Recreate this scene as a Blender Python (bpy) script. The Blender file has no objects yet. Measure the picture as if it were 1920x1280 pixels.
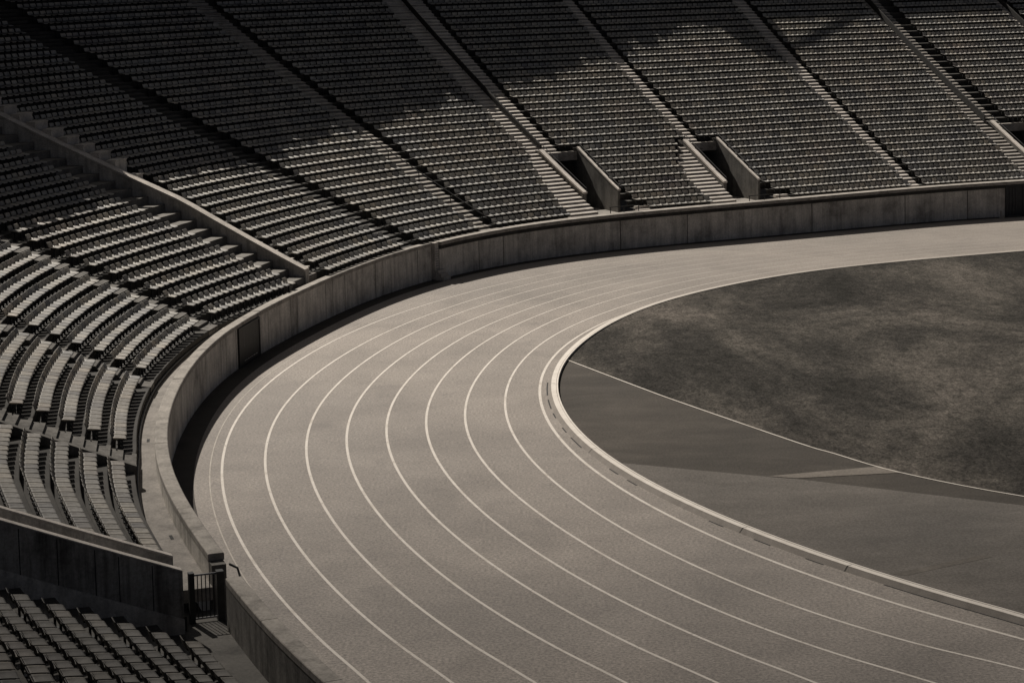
import bpy, bmesh, math, random
import numpy as np
from mathutils import Vector, Matrix

random.seed(7); rng = np.random.default_rng(11)
SC = bpy.context.scene; COL = SC.collection
R = math.radians

# ---------------------------------------------------------------- camera
cam = bpy.data.cameras.new('camera'); camo = bpy.data.objects.new('camera', cam); COL.objects.link(camo)
cam.sensor_width = 36.0; cam.lens = 75.0; cam.shift_y = -376.0/1920.0
cam.clip_start = 0.5; cam.clip_end = 2000
_r = Vector((0.99975973, -0.00209468, -0.02181958)); _u = Vector((0.02191989, 0.09553771, 0.99518444)); _f = Vector((0, 0.99542361, -0.09556067))
M = Matrix(((_r.x, _u.x, -_f.x, 0), (_r.y, _u.y, -_f.y, 0), (_r.z, _u.z, -_f.z, 15.5), (0, 0, 0, 1)))
camo.matrix_world = M
SC.camera = camo

# ---------------------------------------------------------------- light
SUN_EL, SUN_AZ = R(44.0), R(-58.0)            # azimuth: the way the shadows fall
SUN_DIR = Vector((math.cos(SUN_AZ)*math.cos(SUN_EL), math.sin(SUN_AZ)*math.cos(SUN_EL), -math.sin(SUN_EL)))
w = bpy.data.worlds.new('World'); SC.world = w; w.use_nodes = True
nt = w.node_tree; bg = nt.nodes['Background']; sky = nt.nodes.new('ShaderNodeTexSky')
sky.sky_type = 'NISHITA'; sky.sun_disc = False; sky.sun_elevation = SUN_EL
sky.sun_rotation = math.atan2(-SUN_DIR.x, -SUN_DIR.y)
sky.altitude = 1000; sky.air_density = 0.16; sky.dust_density = 2.0; sky.ozone_density = 0.0
hs = nt.nodes.new('ShaderNodeHueSaturation'); hs.inputs['Saturation'].default_value = 0.45
nt.links.new(sky.outputs[0], hs.inputs['Color']); nt.links.new(hs.outputs[0], bg.inputs[0]); bg.inputs[1].default_value = 0.05
sl = bpy.data.lights.new('sun', 'SUN'); sl.energy = 5.0; sl.angle = R(0.5); sl.color = (1.0, 0.93, 0.84)
so = bpy.data.objects.new('sun', sl); COL.objects.link(so); so.rotation_euler = SUN_DIR.to_track_quat('-Z', 'Y').to_euler()
SC.view_settings.view_transform = 'Standard'; SC.view_settings.look = 'None'
SC.view_settings.exposure = 0.14; SC.view_settings.gamma = 1.0
SC.render.resolution_x = 1024; SC.render.resolution_y = 682
SC.cycles.max_bounces = 5

# ---------- measured plan of the stadium (metres) ----------
XE=np.array([[62.841,126.003],[61.035,125.371],[59.229,124.739],[57.423,124.108],[55.617,123.476],[53.811,122.844],[52.005,122.212],[50.199,121.58],[48.393,120.948],[46.587,120.316],[44.781,119.684],[42.975,119.053],[41.169,118.421],[39.363,117.789],[37.557,117.157],[35.751,116.525],[33.945,115.893],[32.139,115.261],[30.333,114.63],[28.527,113.998],[26.721,113.366],[24.882,112.843],[23.072,112.25],[21.289,111.591],[19.53,110.873],[17.787,110.11],[16.052,109.324],[14.315,108.536],[12.568,107.758],[10.812,106.995],[9.053,106.23],[7.305,105.438],[5.586,104.589],[3.918,103.656],[2.322,102.615],[0.82,101.451],[-0.57,100.158],[-1.841,98.741],[-2.99,97.217],[-4.02,95.604],[-4.937,93.922],[-5.749,92.185],[-6.469,90.408],[-7.116,88.602],[-7.706,86.775],[-8.253,84.935],[-8.763,83.085],[-9.238,81.227],[-9.668,79.36],[-10.037,77.483],[-10.33,75.594],[-10.539,73.693],[-10.666,71.783],[-10.72,69.867],[-10.713,67.949],[-10.649,66.031],[-10.528,64.118],[-10.348,62.209],[-10.104,60.309],[-9.797,58.417],[-9.425,56.538],[-8.988,54.673],[-8.487,52.825],[-7.93,50.992],[-7.336,49.17],[-6.722,47.354],[-6.091,45.545],[-5.43,43.748],[-4.729,41.967],[-3.98,40.204],[-3.198,38.453],[-2.482,36.679],[-1.766,34.905],[-1.05,33.13],[-0.334,31.356],[0.383,29.582],[1.099,27.808],[1.815,26.033],[2.531,24.259],[3.247,22.485]])
ZW=np.array([1.856,1.856,1.856,1.856,1.856,1.856,1.856,1.856,1.856,1.856,1.856,1.856,1.856,1.856,1.856,1.856,1.856,1.856,1.856,1.856,1.856,1.847,1.838,1.83,1.821,1.812,1.804,1.795,1.786,1.777,1.767,1.758,1.749,1.74,1.731,1.722,1.714,1.706,1.699,1.693,1.686,1.681,1.675,1.67,1.665,1.66,1.656,1.651,1.646,1.642,1.638,1.634,1.631,1.628,1.626,1.624,1.622,1.621,1.62,1.621,1.621,1.623,1.625,1.628,1.632,1.637,1.642,1.648,1.654,1.663,1.671,1.671,1.671,1.671,1.671,1.671,1.671,1.671,1.671,1.671])
KN=[0,60,111,150,175,205,233,255,275,299]
O0=[0.885,0.609,0.243,0.241,1.182,1.254,1.095,1.405,1.442,1.038]
TT=[0.7049,0.7128,0.726,0.7796,0.7433,0.6802,0.6814,0.7344,0.7183,0.6518]
LANES={"8":[[55.672,119.532],[53.236,118.709],[50.801,117.885],[48.366,117.062],[45.931,116.238],[43.495,115.415],[41.06,114.592],[38.625,113.768],[36.189,112.945],[33.754,112.121],[31.319,111.298],[28.883,110.474],[26.448,109.651],[24.002,108.852],[21.577,108.004],[19.172,107.108],[16.782,106.169],[14.4,105.192],[12.029,104.171],[9.69,103.078],[7.427,101.856],[5.289,100.447],[3.311,98.82],[1.496,96.992],[-0.169,95.005],[-1.698,92.904],[-3.094,90.718],[-4.351,88.462],[-5.462,86.142],[-6.418,83.759],[-7.222,81.32],[-7.881,78.833],[-8.407,76.311],[-8.8,73.765],[-9.057,71.204],[-9.168,68.635],[-9.133,66.064],[-8.961,63.498],[-8.659,60.942],[-8.235,58.403],[-7.693,55.887],[-7.038,53.399],[-6.279,50.941],[-5.42,48.517],[-4.464,46.131],[-3.407,43.786],[-2.383,41.427],[-1.36,39.069],[-0.337,36.711],[0.687,34.353],[1.71,31.994],[2.734,29.636],[3.757,27.278],[4.78,24.92]],"7":[[54.775,118.326],[52.392,117.511],[50.01,116.697],[47.627,115.883],[45.245,115.069],[42.862,114.255],[40.48,113.441],[38.097,112.627],[35.714,111.813],[33.332,110.999],[30.949,110.185],[28.567,109.371],[26.184,108.557],[23.791,107.767],[21.419,106.928],[19.067,106.043],[16.731,105.113],[14.404,104.14],[12.09,103.118],[9.81,102.018],[7.609,100.788],[5.54,99.371],[3.642,97.735],[1.923,95.892],[0.369,93.889],[-1.04,91.774],[-2.317,89.584],[-3.465,87.335],[-4.482,85.032],[-5.366,82.678],[-6.116,80.277],[-6.738,77.834],[-7.234,75.36],[-7.597,72.863],[-7.821,70.353],[-7.897,67.836],[-7.826,65.319],[-7.612,62.809],[-7.267,60.312],[-6.798,57.834],[-6.214,55.381],[-5.521,52.956],[-4.721,50.567],[-3.814,48.218],[-2.798,45.914],[-1.673,43.66],[-0.584,41.389],[0.504,39.119],[1.593,36.849],[2.681,34.579],[3.77,32.308],[4.859,30.038],[5.947,27.768],[7.036,25.498]],"6":[[53.904,117.156],[51.573,116.349],[49.241,115.542],[46.91,114.735],[44.578,113.929],[42.246,113.122],[39.915,112.315],[37.583,111.508],[35.251,110.701],[32.92,109.895],[30.588,109.088],[28.257,108.281],[25.925,107.474],[23.587,106.685],[21.263,105.861],[18.953,104.998],[16.66,104.089],[14.386,103.122],[12.142,102.077],[9.949,100.926],[7.84,99.635],[5.855,98.175],[4.024,96.528],[2.359,94.705],[0.855,92.735],[-0.501,90.655],[-1.716,88.494],[-2.792,86.267],[-3.728,83.984],[-4.527,81.651],[-5.197,79.275],[-5.748,76.865],[-6.182,74.43],[-6.49,71.978],[-6.657,69.515],[-6.674,67.049],[-6.542,64.586],[-6.268,62.132],[-5.866,59.695],[-5.347,57.278],[-4.718,54.887],[-3.983,52.527],[-3.144,50.204],[-2.195,47.926],[-1.132,45.701],[0.052,43.534],[1.195,41.347],[2.339,39.161],[3.482,36.975],[4.625,34.789],[5.769,32.602],[6.912,30.416],[8.056,28.23],[9.199,26.043]],"5":[[53.077,115.95],[50.793,115.155],[48.509,114.359],[46.225,113.564],[43.941,112.769],[41.657,111.973],[39.373,111.178],[37.088,110.382],[34.804,109.587],[32.52,108.791],[30.236,107.996],[27.952,107.2],[25.668,106.405],[23.378,105.629],[21.101,104.815],[18.84,103.959],[16.596,103.052],[14.379,102.076],[12.199,101.009],[10.08,99.824],[8.054,98.493],[6.156,96.996],[4.413,95.324],[2.836,93.49],[1.414,91.522],[0.131,89.455],[-1.023,87.316],[-2.043,85.12],[-2.922,82.868],[-3.659,80.567],[-4.265,78.223],[-4.75,75.847],[-5.117,73.45],[-5.357,71.04],[-5.458,68.623],[-5.411,66.205],[-5.218,63.795],[-4.889,61.397],[-4.434,59.017],[-3.861,56.662],[-3.178,54.335],[-2.386,52.046],[-1.483,49.799],[-0.465,47.605],[0.67,45.471],[1.925,43.399],[3.14,41.308],[4.355,39.216],[5.569,37.124],[6.784,35.033],[7.998,32.941],[9.213,30.85],[10.427,28.758],[11.642,26.667]],"4":[[52.288,114.714],[50.049,113.934],[47.809,113.153],[45.569,112.373],[43.33,111.592],[41.09,110.812],[38.85,110.031],[36.611,109.251],[34.371,108.47],[32.132,107.689],[29.892,106.909],[27.652,106.128],[25.413,105.348],[23.164,104.594],[20.935,103.787],[18.726,102.924],[16.54,102.0],[14.381,101.004],[12.261,99.921],[10.203,98.727],[8.242,97.391],[6.422,95.884],[4.767,94.198],[3.279,92.352],[1.943,90.38],[0.743,88.315],[-0.331,86.186],[-1.276,84.006],[-2.082,81.777],[-2.751,79.502],[-3.295,77.19],[-3.722,74.851],[-4.027,72.493],[-4.199,70.125],[-4.226,67.754],[-4.104,65.387],[-3.84,63.029],[-3.445,60.688],[-2.927,58.369],[-2.292,56.078],[-1.546,53.821],[-0.693,51.603],[0.266,49.431],[1.333,47.312],[2.512,45.255],[3.808,43.265],[5.065,41.254],[6.322,39.242],[7.578,37.231],[8.835,35.219],[10.092,33.208],[11.349,31.196],[12.605,29.185],[13.862,27.173]],"3":[[51.504,113.535],[49.309,112.765],[47.113,111.995],[44.918,111.225],[42.723,110.455],[40.528,109.685],[38.333,108.915],[36.137,108.145],[33.942,107.375],[31.747,106.605],[29.552,105.835],[27.357,105.065],[25.161,104.295],[22.961,103.548],[20.773,102.755],[18.6,101.911],[16.452,101.001],[14.346,100.001],[12.304,98.882],[10.35,97.62],[8.503,96.203],[6.78,94.634],[5.193,92.926],[3.749,91.092],[2.454,89.15],[1.307,87.118],[0.307,85.012],[-0.552,82.847],[-1.274,80.634],[-1.867,78.381],[-2.335,76.098],[-2.681,73.793],[-2.898,71.472],[-2.983,69.145],[-2.928,66.819],[-2.732,64.501],[-2.399,62.198],[-1.935,59.916],[-1.35,57.659],[-0.652,55.433],[0.153,53.243],[1.061,51.096],[2.078,49.0],[3.206,46.966],[4.454,45.004],[5.822,43.119],[7.15,41.209],[8.478,39.299],[9.806,37.388],[11.134,35.478],[12.461,33.568],[13.789,31.658],[15.117,29.748],[16.445,27.838]],"2":[[50.851,112.36],[48.689,111.6],[46.527,110.841],[44.365,110.081],[42.204,109.322],[40.042,108.563],[37.88,107.803],[35.718,107.044],[33.557,106.284],[31.395,105.525],[29.233,104.766],[27.071,104.006],[24.91,103.247],[22.742,102.515],[20.588,101.729],[18.451,100.881],[16.343,99.96],[14.285,98.94],[12.3,97.792],[10.416,96.494],[8.652,95.034],[7.02,93.421],[5.525,91.672],[4.168,89.811],[2.95,87.857],[1.875,85.826],[0.95,83.728],[0.177,81.572],[-0.451,79.368],[-0.947,77.128],[-1.322,74.861],[-1.579,72.577],[-1.713,70.286],[-1.715,67.993],[-1.577,65.708],[-1.296,63.437],[-0.874,61.187],[-0.322,58.962],[0.346,56.763],[1.119,54.594],[1.994,52.462],[2.975,50.38],[4.076,48.365],[5.312,46.439],[6.695,44.619],[8.235,42.918],[9.724,41.177],[11.213,39.435],[12.702,37.693],[14.191,35.952],[15.679,34.21],[17.168,32.469],[18.657,30.727],[20.146,28.985]],"1":[[49.847,110.927],[47.748,110.199],[45.648,109.472],[43.549,108.744],[41.45,108.016],[39.351,107.288],[37.252,106.56],[35.152,105.832],[33.053,105.104],[30.954,104.377],[28.855,103.649],[26.756,102.921],[24.657,102.193],[22.546,101.503],[20.457,100.737],[18.392,99.89],[16.365,98.952],[14.398,97.903],[12.518,96.72],[10.75,95.386],[9.108,93.896],[7.593,92.264],[6.197,90.516],[4.912,88.679],[3.74,86.772],[2.699,84.804],[1.81,82.772],[1.084,80.679],[0.515,78.533],[0.089,76.349],[-0.206,74.139],[-0.375,71.917],[-0.419,69.691],[-0.337,67.469],[-0.129,65.258],[0.204,63.063],[0.657,60.89],[1.226,58.741],[1.91,56.621],[2.707,54.535],[3.616,52.491],[4.641,50.501],[5.795,48.59],[7.092,46.788],[8.55,45.121],[10.181,43.608],[11.756,42.042],[13.332,40.475],[14.907,38.909],[16.483,37.342],[18.058,35.776],[19.634,34.209],[21.209,32.643],[22.785,31.076]],"0":[[48.135,108.938],[46.156,108.284],[44.177,107.63],[42.198,106.976],[40.219,106.322],[38.24,105.668],[36.261,105.014],[34.282,104.36],[32.303,103.706],[30.324,103.052],[28.345,102.398],[26.366,101.744],[24.387,101.09],[22.391,100.5],[20.433,99.783],[18.514,98.94],[16.639,97.972],[14.814,96.882],[13.049,95.672],[11.357,94.348],[9.753,92.914],[8.251,91.378],[6.865,89.746],[5.61,88.026],[4.494,86.228],[3.526,84.36],[2.71,82.432],[2.045,80.453],[1.524,78.434],[1.143,76.384],[0.895,74.312],[0.774,72.226],[0.772,70.137],[0.884,68.051],[1.108,65.975],[1.444,63.916],[1.893,61.878],[2.455,59.867],[3.125,57.888],[3.901,55.946],[4.778,54.049],[5.754,52.202],[6.83,50.416],[8.008,48.698],[9.291,47.058],[10.681,45.498],[12.034,43.913],[13.388,42.328],[14.741,40.743],[16.094,39.158],[17.448,37.573],[18.801,35.988],[20.154,34.403],[21.507,32.817]],"outer":[[-0.804,98.529],[-1.223,97.495],[-1.641,96.461],[-2.06,95.427],[-2.479,94.393],[-2.897,93.359],[-3.316,92.325],[-3.735,91.291],[-4.153,90.257],[-4.572,89.222],[-4.991,88.188],[-5.409,87.154],[-5.828,86.12],[-6.273,85.057],[-6.69,83.99],[-7.078,82.92],[-7.436,81.844],[-7.766,80.765],[-8.067,79.682],[-8.339,78.595],[-8.583,77.504],[-8.798,76.41],[-8.984,75.312],[-9.143,74.21],[-9.273,73.106],[-9.376,71.998],[-9.452,70.888],[-9.501,69.776],[-9.524,68.663],[-9.522,67.548],[-9.495,66.433],[-9.443,65.318],[-9.368,64.204],[-9.27,63.091],[-9.15,61.98],[-9.007,60.872],[-8.844,59.767],[-8.658,58.665],[-8.452,57.568],[-8.226,56.475],[-7.981,55.386],[-7.716,54.303],[-7.433,53.223],[-7.133,52.149],[-6.816,51.078],[-6.482,50.013],[-6.154,48.946],[-5.827,47.88],[-5.499,46.814],[-5.171,45.747],[-4.843,44.681],[-4.515,43.615],[-4.187,42.548],[-3.859,41.482]],"kerb":[[47.554,109.428],[45.622,108.725],[43.69,108.022],[41.759,107.319],[39.827,106.616],[37.895,105.913],[35.963,105.21],[34.032,104.507],[32.1,103.805],[30.168,103.102],[28.237,102.399],[26.305,101.696],[24.373,100.993],[22.435,100.302],[20.503,99.585],[18.585,98.832],[16.696,98.021],[14.86,97.112],[13.106,96.065],[11.45,94.857],[9.893,93.505],[8.436,92.03],[7.096,90.448],[5.894,88.767],[4.847,86.995],[3.957,85.142],[3.207,83.225],[2.571,81.264],[2.04,79.272],[1.616,77.256],[1.313,75.221],[1.136,73.171],[1.087,71.113],[1.164,69.055],[1.364,67.005],[1.685,64.97],[2.127,62.956],[2.689,60.968],[3.367,59.013],[4.157,57.096],[5.049,55.223],[6.036,53.399],[7.111,51.628],[8.267,49.913],[9.499,48.258],[10.803,46.663],[12.08,45.052],[13.357,43.441],[14.634,41.83],[15.911,40.219],[17.188,38.608],[18.465,36.997],[19.742,35.386],[21.018,33.775]]}
IE = np.arange(-120, -120+6*len(XE), 6)
def _catmull(P, n=6):
    Q = np.vstack([2*P[0]-P[1], P, 2*P[-1]-P[-2]]); out = []
    for j in range(1, len(Q)-2):
        a, b, c, d = Q[j-1], Q[j], Q[j+1], Q[j+2]
        for s in range(n):
            t = s/n
            out.append(0.5*((2*b)+(c-a)*t+(2*a-5*b+4*c-d)*t*t+(3*b-a-3*c+d)*t**3))
    out.append(Q[-2]); return np.array(out)
XF = _catmull(XE); IF = np.arange(len(XF))-120.0
_t = np.gradient(XF, axis=0); _t /= np.linalg.norm(_t, axis=1)[:, None]
NF = np.stack([_t[:, 1], -_t[:, 0]], 1)
if NF[300, 0] > 0: NF = -NF

def S(i, o, z):
    'point at station i along the track wall, o metres outside its face, at height z'
    x = np.interp(i, IF, XF[:, 0]); y = np.interp(i, IF, XF[:, 1])
    nx = np.interp(i, IF, NF[:, 0]); ny = np.interp(i, IF, NF[:, 1])
    l = math.hypot(nx, ny)
    return (x+nx/l*o, y+ny/l*o, z)
def Nrm(i):
    nx = np.interp(i, IF, NF[:, 0]); ny = np.interp(i, IF, NF[:, 1]); l = math.hypot(nx, ny); return nx/l, ny/l
def zwall(i): return float(np.interp(i, IE, ZW))
def off(i, k): return float(np.interp(i, KN, O0)+np.interp(i, KN, TT)*(k-1))
def zpan(k): return 1.9194+.2876*(k-1)+.001253*(k-1)**2
SEAT_H = .42; HDZ = -.96
def ztread(k): return zpan(k)-SEAT_H
def ofront(i, k): return max(off(i, k)-.27, .35) if k == 1 else off(i, k)-.27
NROW = 36

# ---------------------------------------------------------------- helpers
class MB:
    def __init__(s): s.v = []; s.f = []; s.m = []
    def add(s, vs, fs, m=0):
        b = len(s.v); s.v += [tuple(v) for v in vs]
        for f in fs: s.f.append(tuple(b+x for x in f)); s.m.append(m)
    def box8(s, p, m=0):
        'p: four bottom corners then four top corners'
        s.add(p, [(3, 2, 1, 0), (4, 5, 6, 7), (0, 1, 5, 4), (1, 2, 6, 5), (2, 3, 7, 6), (3, 0, 4, 7)], m)
    def box(s, c, d, rz=0, m=0):
        ca, sa = math.cos(rz), math.sin(rz); P = []
        for z in (-1, 1):
            for x, y in ((-1, -1), (1, -1), (1, 1), (-1, 1)):
                X, Y = x*d[0]/2, y*d[1]/2
                P.append((c[0]+ca*X-sa*Y, c[1]+sa*X+ca*Y, c[2]+z*d[2]/2))
        s.box8(P, m)
    def cell(s, i0, i1, o0, o1, z0, z1, m=0):
        'box in bowl coordinates; o0/o1 may be functions of i'
        g = lambda o, i: o(i) if callable(o) else o
        P = [S(i, g(o, i), z) for z in (z0, z1) for i, o in ((i0, o0), (i1, o0), (i1, o1), (i0, o1))]
        s.box8(P, m)
    def sweep(s, stations, profile, closed=True, caps=True, m=0):
        rows = [[S(i, o, z) for o, z in profile(i)] for i in stations]; n = len(rows[0]); b = len(s.v)
        for r in rows: s.v += r
        for a in range(len(rows)-1):
            for j in range(n if closed else n-1):
                k = (j+1) % n
                s.f.append((b+a*n+j, b+a*n+k, b+(a+1)*n+k, b+(a+1)*n+j)); s.m.append(m)
        if closed and caps:
            s.f.append(tuple(b+j for j in range(n))); s.m.append(m)
            e = b+(len(rows)-1)*n; s.f.append(tuple(e+j for j in reversed(range(n)))); s.m.append(m)
    def tube(s, pts, r, n=6, m=0):
        b = len(s.v); P = [Vector(p) for p in pts]
        for a, p in enumerate(P):
            d = (P[min(a+1, len(P)-1)]-P[max(a-1, 0)]).normalized()
            u = d.cross(Vector((0, 0, 1)));
            if u.length < 1e-3: u = Vector((1, 0, 0))
            u.normalize(); v = d.cross(u)
            for j in range(n):
                t = 2*math.pi*j/n; s.v.append(tuple(p+u*r*math.cos(t)+v*r*math.sin(t)))
        for a in range(len(P)-1):
            for j in range(n):
                k = (j+1) % n; s.f.append((b+a*n+j, b+a*n+k, b+(a+1)*n+k, b+(a+1)*n+j)); s.m.append(m)
        s.f.append(tuple(b+j for j in range(n))); s.m.append(m)
        e = b+(len(P)-1)*n; s.f.append(tuple(e+j for j in reversed(range(n)))); s.m.append(m)
    def build(s, name, mats, parent=None, smooth=False, recalc=True, bevel=0):
        me = bpy.data.meshes.new(name); me.from_pydata(s.v, [], s.f)
        if not isinstance(mats, (list, tuple)): mats = [mats]
        for mm in mats: me.materials.append(mm)
        if len(mats) > 1: me.polygons.foreach_set('material_index', s.m)
        if recalc:
            bm = bmesh.new(); bm.from_mesh(me); bmesh.ops.recalc_face_normals(bm, faces=bm.faces[:]); bm.to_mesh(me); bm.free()
        if smooth: me.polygons.foreach_set('use_smooth', [True]*len(me.polygons))
        me.update()
        o = bpy.data.objects.new(name, me); COL.objects.link(o)
        if parent is not None: o.parent = parent; o.matrix_parent_inverse = parent.matrix_world.inverted()
        if bevel:
            bv = o.modifiers.new('bevel', 'BEVEL'); bv.width = bevel; bv.segments = 2; bv.limit_method = 'ANGLE'
        return o
def tag(o, label=None, cat=None, group=None, kind=None):
    if label: o['label'] = label
    if cat: o['category'] = cat
    if group: o['group'] = group
    if kind: o['kind'] = kind
    return o
def empty(name, loc, label, cat, group=None):
    o = bpy.data.objects.new(name, None); COL.objects.link(o); o.location = loc; o.empty_display_size = .3
    o.matrix_world = Matrix.Translation(loc)
    return tag(o, label, cat, group)
def rng_i(a, b, step=2.0):
    n = max(1, int(math.ceil(abs(b-a)/step))); return [a+(b-a)*j/n for j in range(n+1)]

# ---------------------------------------------------------------- materials
def newmat(name):
    m = bpy.data.materials.new(name); m.use_nodes = True; nt = m.node_tree
    return m, nt, nt.nodes['Principled BSDF']
def N_(nt, t, **kw):
    n = nt.nodes.new(t)
    for k, v in kw.items():
        if k in n.inputs: n.inputs[k].default_value = v
        else: setattr(n, k, v)
    return n
def ramp(nt, src, stops):
    r = nt.nodes.new('ShaderNodeValToRGB'); e = r.color_ramp.elements
    while len(e) < len(stops): e.new(.5)
    for q, (p, c) in zip(e, stops): q.position = p; q.color = (*c, 1) if len(c) == 3 else c
    nt.links.new(src, r.inputs[0]); return r.outputs[0]
def coords(nt, scale=(1, 1, 1), obj=False):
    if obj:
        s = nt.nodes.new('ShaderNodeTexCoord').outputs['Object']
    else:
        s = nt.nodes.new('ShaderNodeNewGeometry').outputs['Position']
    mp = nt.nodes.new('ShaderNodeMapping'); mp.inputs['Scale'].default_value = scale
    nt.links.new(s, mp.inputs[0]); return mp.outputs[0]
def noise(nt, co, scale, detail=4, rough=.6, dist=0):
    n = nt.nodes.new('ShaderNodeTexNoise'); n.inputs['Scale'].default_value = scale; n.inputs['Detail'].default_value = detail
    n.inputs['Roughness'].default_value = rough; n.inputs['Distortion'].default_value = dist
    nt.links.new(co, n.inputs['Vector']); return n.outputs['Fac']
def mix(nt, fac, a, b, mode='MIX'):
    m = nt.nodes.new('ShaderNodeMix'); m.data_type = 'RGBA'; m.blend_type = mode
    for k, x in ((0, fac), (6, a), (7, b)):
        if hasattr(x, 'links'): nt.links.new(x, m.inputs[k])
        else: m.inputs[k].default_value = x if k == 0 else ((*x, 1) if len(x) == 3 else x)
    return m.outputs[2]
def bump(nt, b, h, strength=.3, dist=.02):
    n = nt.nodes.new('ShaderNodeBump'); n.inputs['Strength'].default_value = strength; n.inputs['Distance'].default_value = dist
    nt.links.new(h, n.inputs['Height']); nt.links.new(n.outputs[0], b.inputs['Normal'])
def g(v, t=(1.0, .95, .88)): return tuple(v*x for x in t)

def concrete(name, base, streak=0.0, dark=.45, boards=False, blotch=1.2, rough=.9, tint=(1.0, .95, .87)):
    m, nt, b = newmat(name); co = coords(nt)
    big = noise(nt, co, blotch, 5, .65); fine = noise(nt, co, 14, 4, .7)
    c = ramp(nt, big, [(.28, g(base*dark, tint)), (.5, g(base*.9, tint)), (.75, g(base*1.2, tint))])
    c2 = ramp(nt, fine, [(.3, (.62, .61, .6)), (.62, (1.08, 1.06, 1.04))])
    c = mix(nt, .8, c, c2, 'MULTIPLY')
    if streak:
        co2 = coords(nt, (1.6, 1.6, .12)); st = noise(nt, co2, 2.4, 5, .7)
        c3 = ramp(nt, st, [(.36, (.3, .29, .28)), (.56, (1, 1, 1))]); c = mix(nt, streak, c, c3, 'MULTIPLY')
    nt.links.new(c, b.inputs['Base Color']); b.inputs['Roughness'].default_value = rough; b.inputs['Specular IOR Level'].default_value = .3
    bump(nt, b, fine, .35, .012); return m
M_WALL = concrete('wall_concrete', .66, streak=.5, dark=.45, blotch=.8)
M_COPE = concrete('coping_concrete', .36, blotch=2.2, dark=.5, tint=(1, .93, .84))
M_TERR = concrete('terrace_concrete', .06, blotch=.9, dark=.45)
M_TERRH = concrete('shade_tinted_terrace_concrete', .10, blotch=1.4, dark=.45)  # nearest block's dimness put into this concrete colour
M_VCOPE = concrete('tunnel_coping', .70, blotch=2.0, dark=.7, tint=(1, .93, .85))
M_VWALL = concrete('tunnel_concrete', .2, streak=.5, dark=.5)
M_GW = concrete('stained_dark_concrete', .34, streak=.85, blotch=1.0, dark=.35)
M_WALLH = concrete('streaked_shade_wall_concrete', .22, streak=.7, blotch=1.6, dark=.4)  # streaks are real; the dark base carries the foreground's dimness
M_PAD = concrete('aisle_concrete', .19, blotch=1.5)
M_FASC = concrete('fascia_concrete', .05, blotch=1.5)
M_STEP = concrete('step_concrete', .56, blotch=1.8, dark=.65, tint=(1, .93, .85))
M_WALK = concrete('walkway_concrete', .27, blotch=1.6, dark=.55, tint=(1, .93, .85))
M_BACK = concrete('dark_concrete', .17, streak=.6, blotch=1.2, dark=.4)

def plastic(name, v, tint, var=.35, trans=.3, attr=False):
    m, nt, b = newmat(name); co = coords(nt)
    a = noise(nt, co, .9, 3, .6); c = noise(nt, co, 9, 4, .7); h = noise(nt, coords(nt, (1, 1, .4)), .35, 2, .5)
    col = ramp(nt, a, [(.3, g(v*(1-var), tint)), (.7, g(v*(1+var*.6), tint))])
    hue = ramp(nt, h, [(.3, (.92, .97, 1.08)), (.45, (1, 1, 1)), (.58, (1.05, .98, .9)), (.72, (1.06, .93, .95))])
    col = mix(nt, .3, col, hue, 'MULTIPLY')
    d = ramp(nt, c, [(.34, (.72, .71, .70)), (.55, (1, 1, 1)), (.75, (1.12, 1.11, 1.09))]); col = mix(nt, .8, col, d, 'MULTIPLY')
    if attr:
        oi = nt.nodes.new('ShaderNodeAttribute'); oi.attribute_name = 'fade'; rsrc = oi.outputs['Fac']
    else:
        oi = nt.nodes.new('ShaderNodeObjectInfo'); rsrc = oi.outputs['Random']
    rr = ramp(nt, rsrc, [(0, (.70, .70, .72)), (.25, (.92, .92, .92)), (.8, (1.06, 1.05, 1.03)), (1, (1.18, 1.15, 1.1))])
    col = mix(nt, 1.0, col, rr, 'MULTIPLY')
    nt.links.new(col, b.inputs['Base Color']); b.inputs['Roughness'].default_value = .62; b.inputs['Specular IOR Level'].default_value = .35
    bump(nt, b, c, .15, .01)
    tr = nt.nodes.new('ShaderNodeBsdfTranslucent'); ms = nt.nodes.new('ShaderNodeMixShader'); ms.inputs[0].default_value = trans
    nt.links.new(col, tr.inputs[0]); nt.links.new(b.outputs[0], ms.inputs[1]); nt.links.new(tr.outputs[0], ms.inputs[2])
    nt.links.new(ms.outputs[0], nt.nodes['Material Output'].inputs[0]); return m
M_SEAT = plastic('seat_plastic', .46, (1, .96, .89), .16, .40)
M_SEATF = plastic('far_seat_plastic', .50, (1, .97, .91), .16, .33, True)
M_SEATH = plastic('shade_tinted_seat_plastic', .13, (1, .94, .85), .35, .2)  # nearest block's dimness put into the seat colour; the mottling is real
def metal(name, v, rough=.5, tint=(1, 1, 1), met=.4):
    m, nt, b = newmat(name); co = coords(nt); a = noise(nt, co, 6, 4, .7)
    nt.links.new(ramp(nt, a, [(.3, g(v*.6, tint)), (.7, g(v*1.2, tint))]), b.inputs['Base Color'])
    b.inputs['Roughness'].default_value = rough; b.inputs['Metallic'].default_value = met; return m
M_IRON = metal('dark_iron', .03)
M_RAIL = metal('rusty_rail', .012, .8, (1.1, .95, .8), met=0)
M_STEEL = metal('grey_steel', .25, .45)
M_HOLE = metal('dark_hole', .01, .9, met=0)

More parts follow.
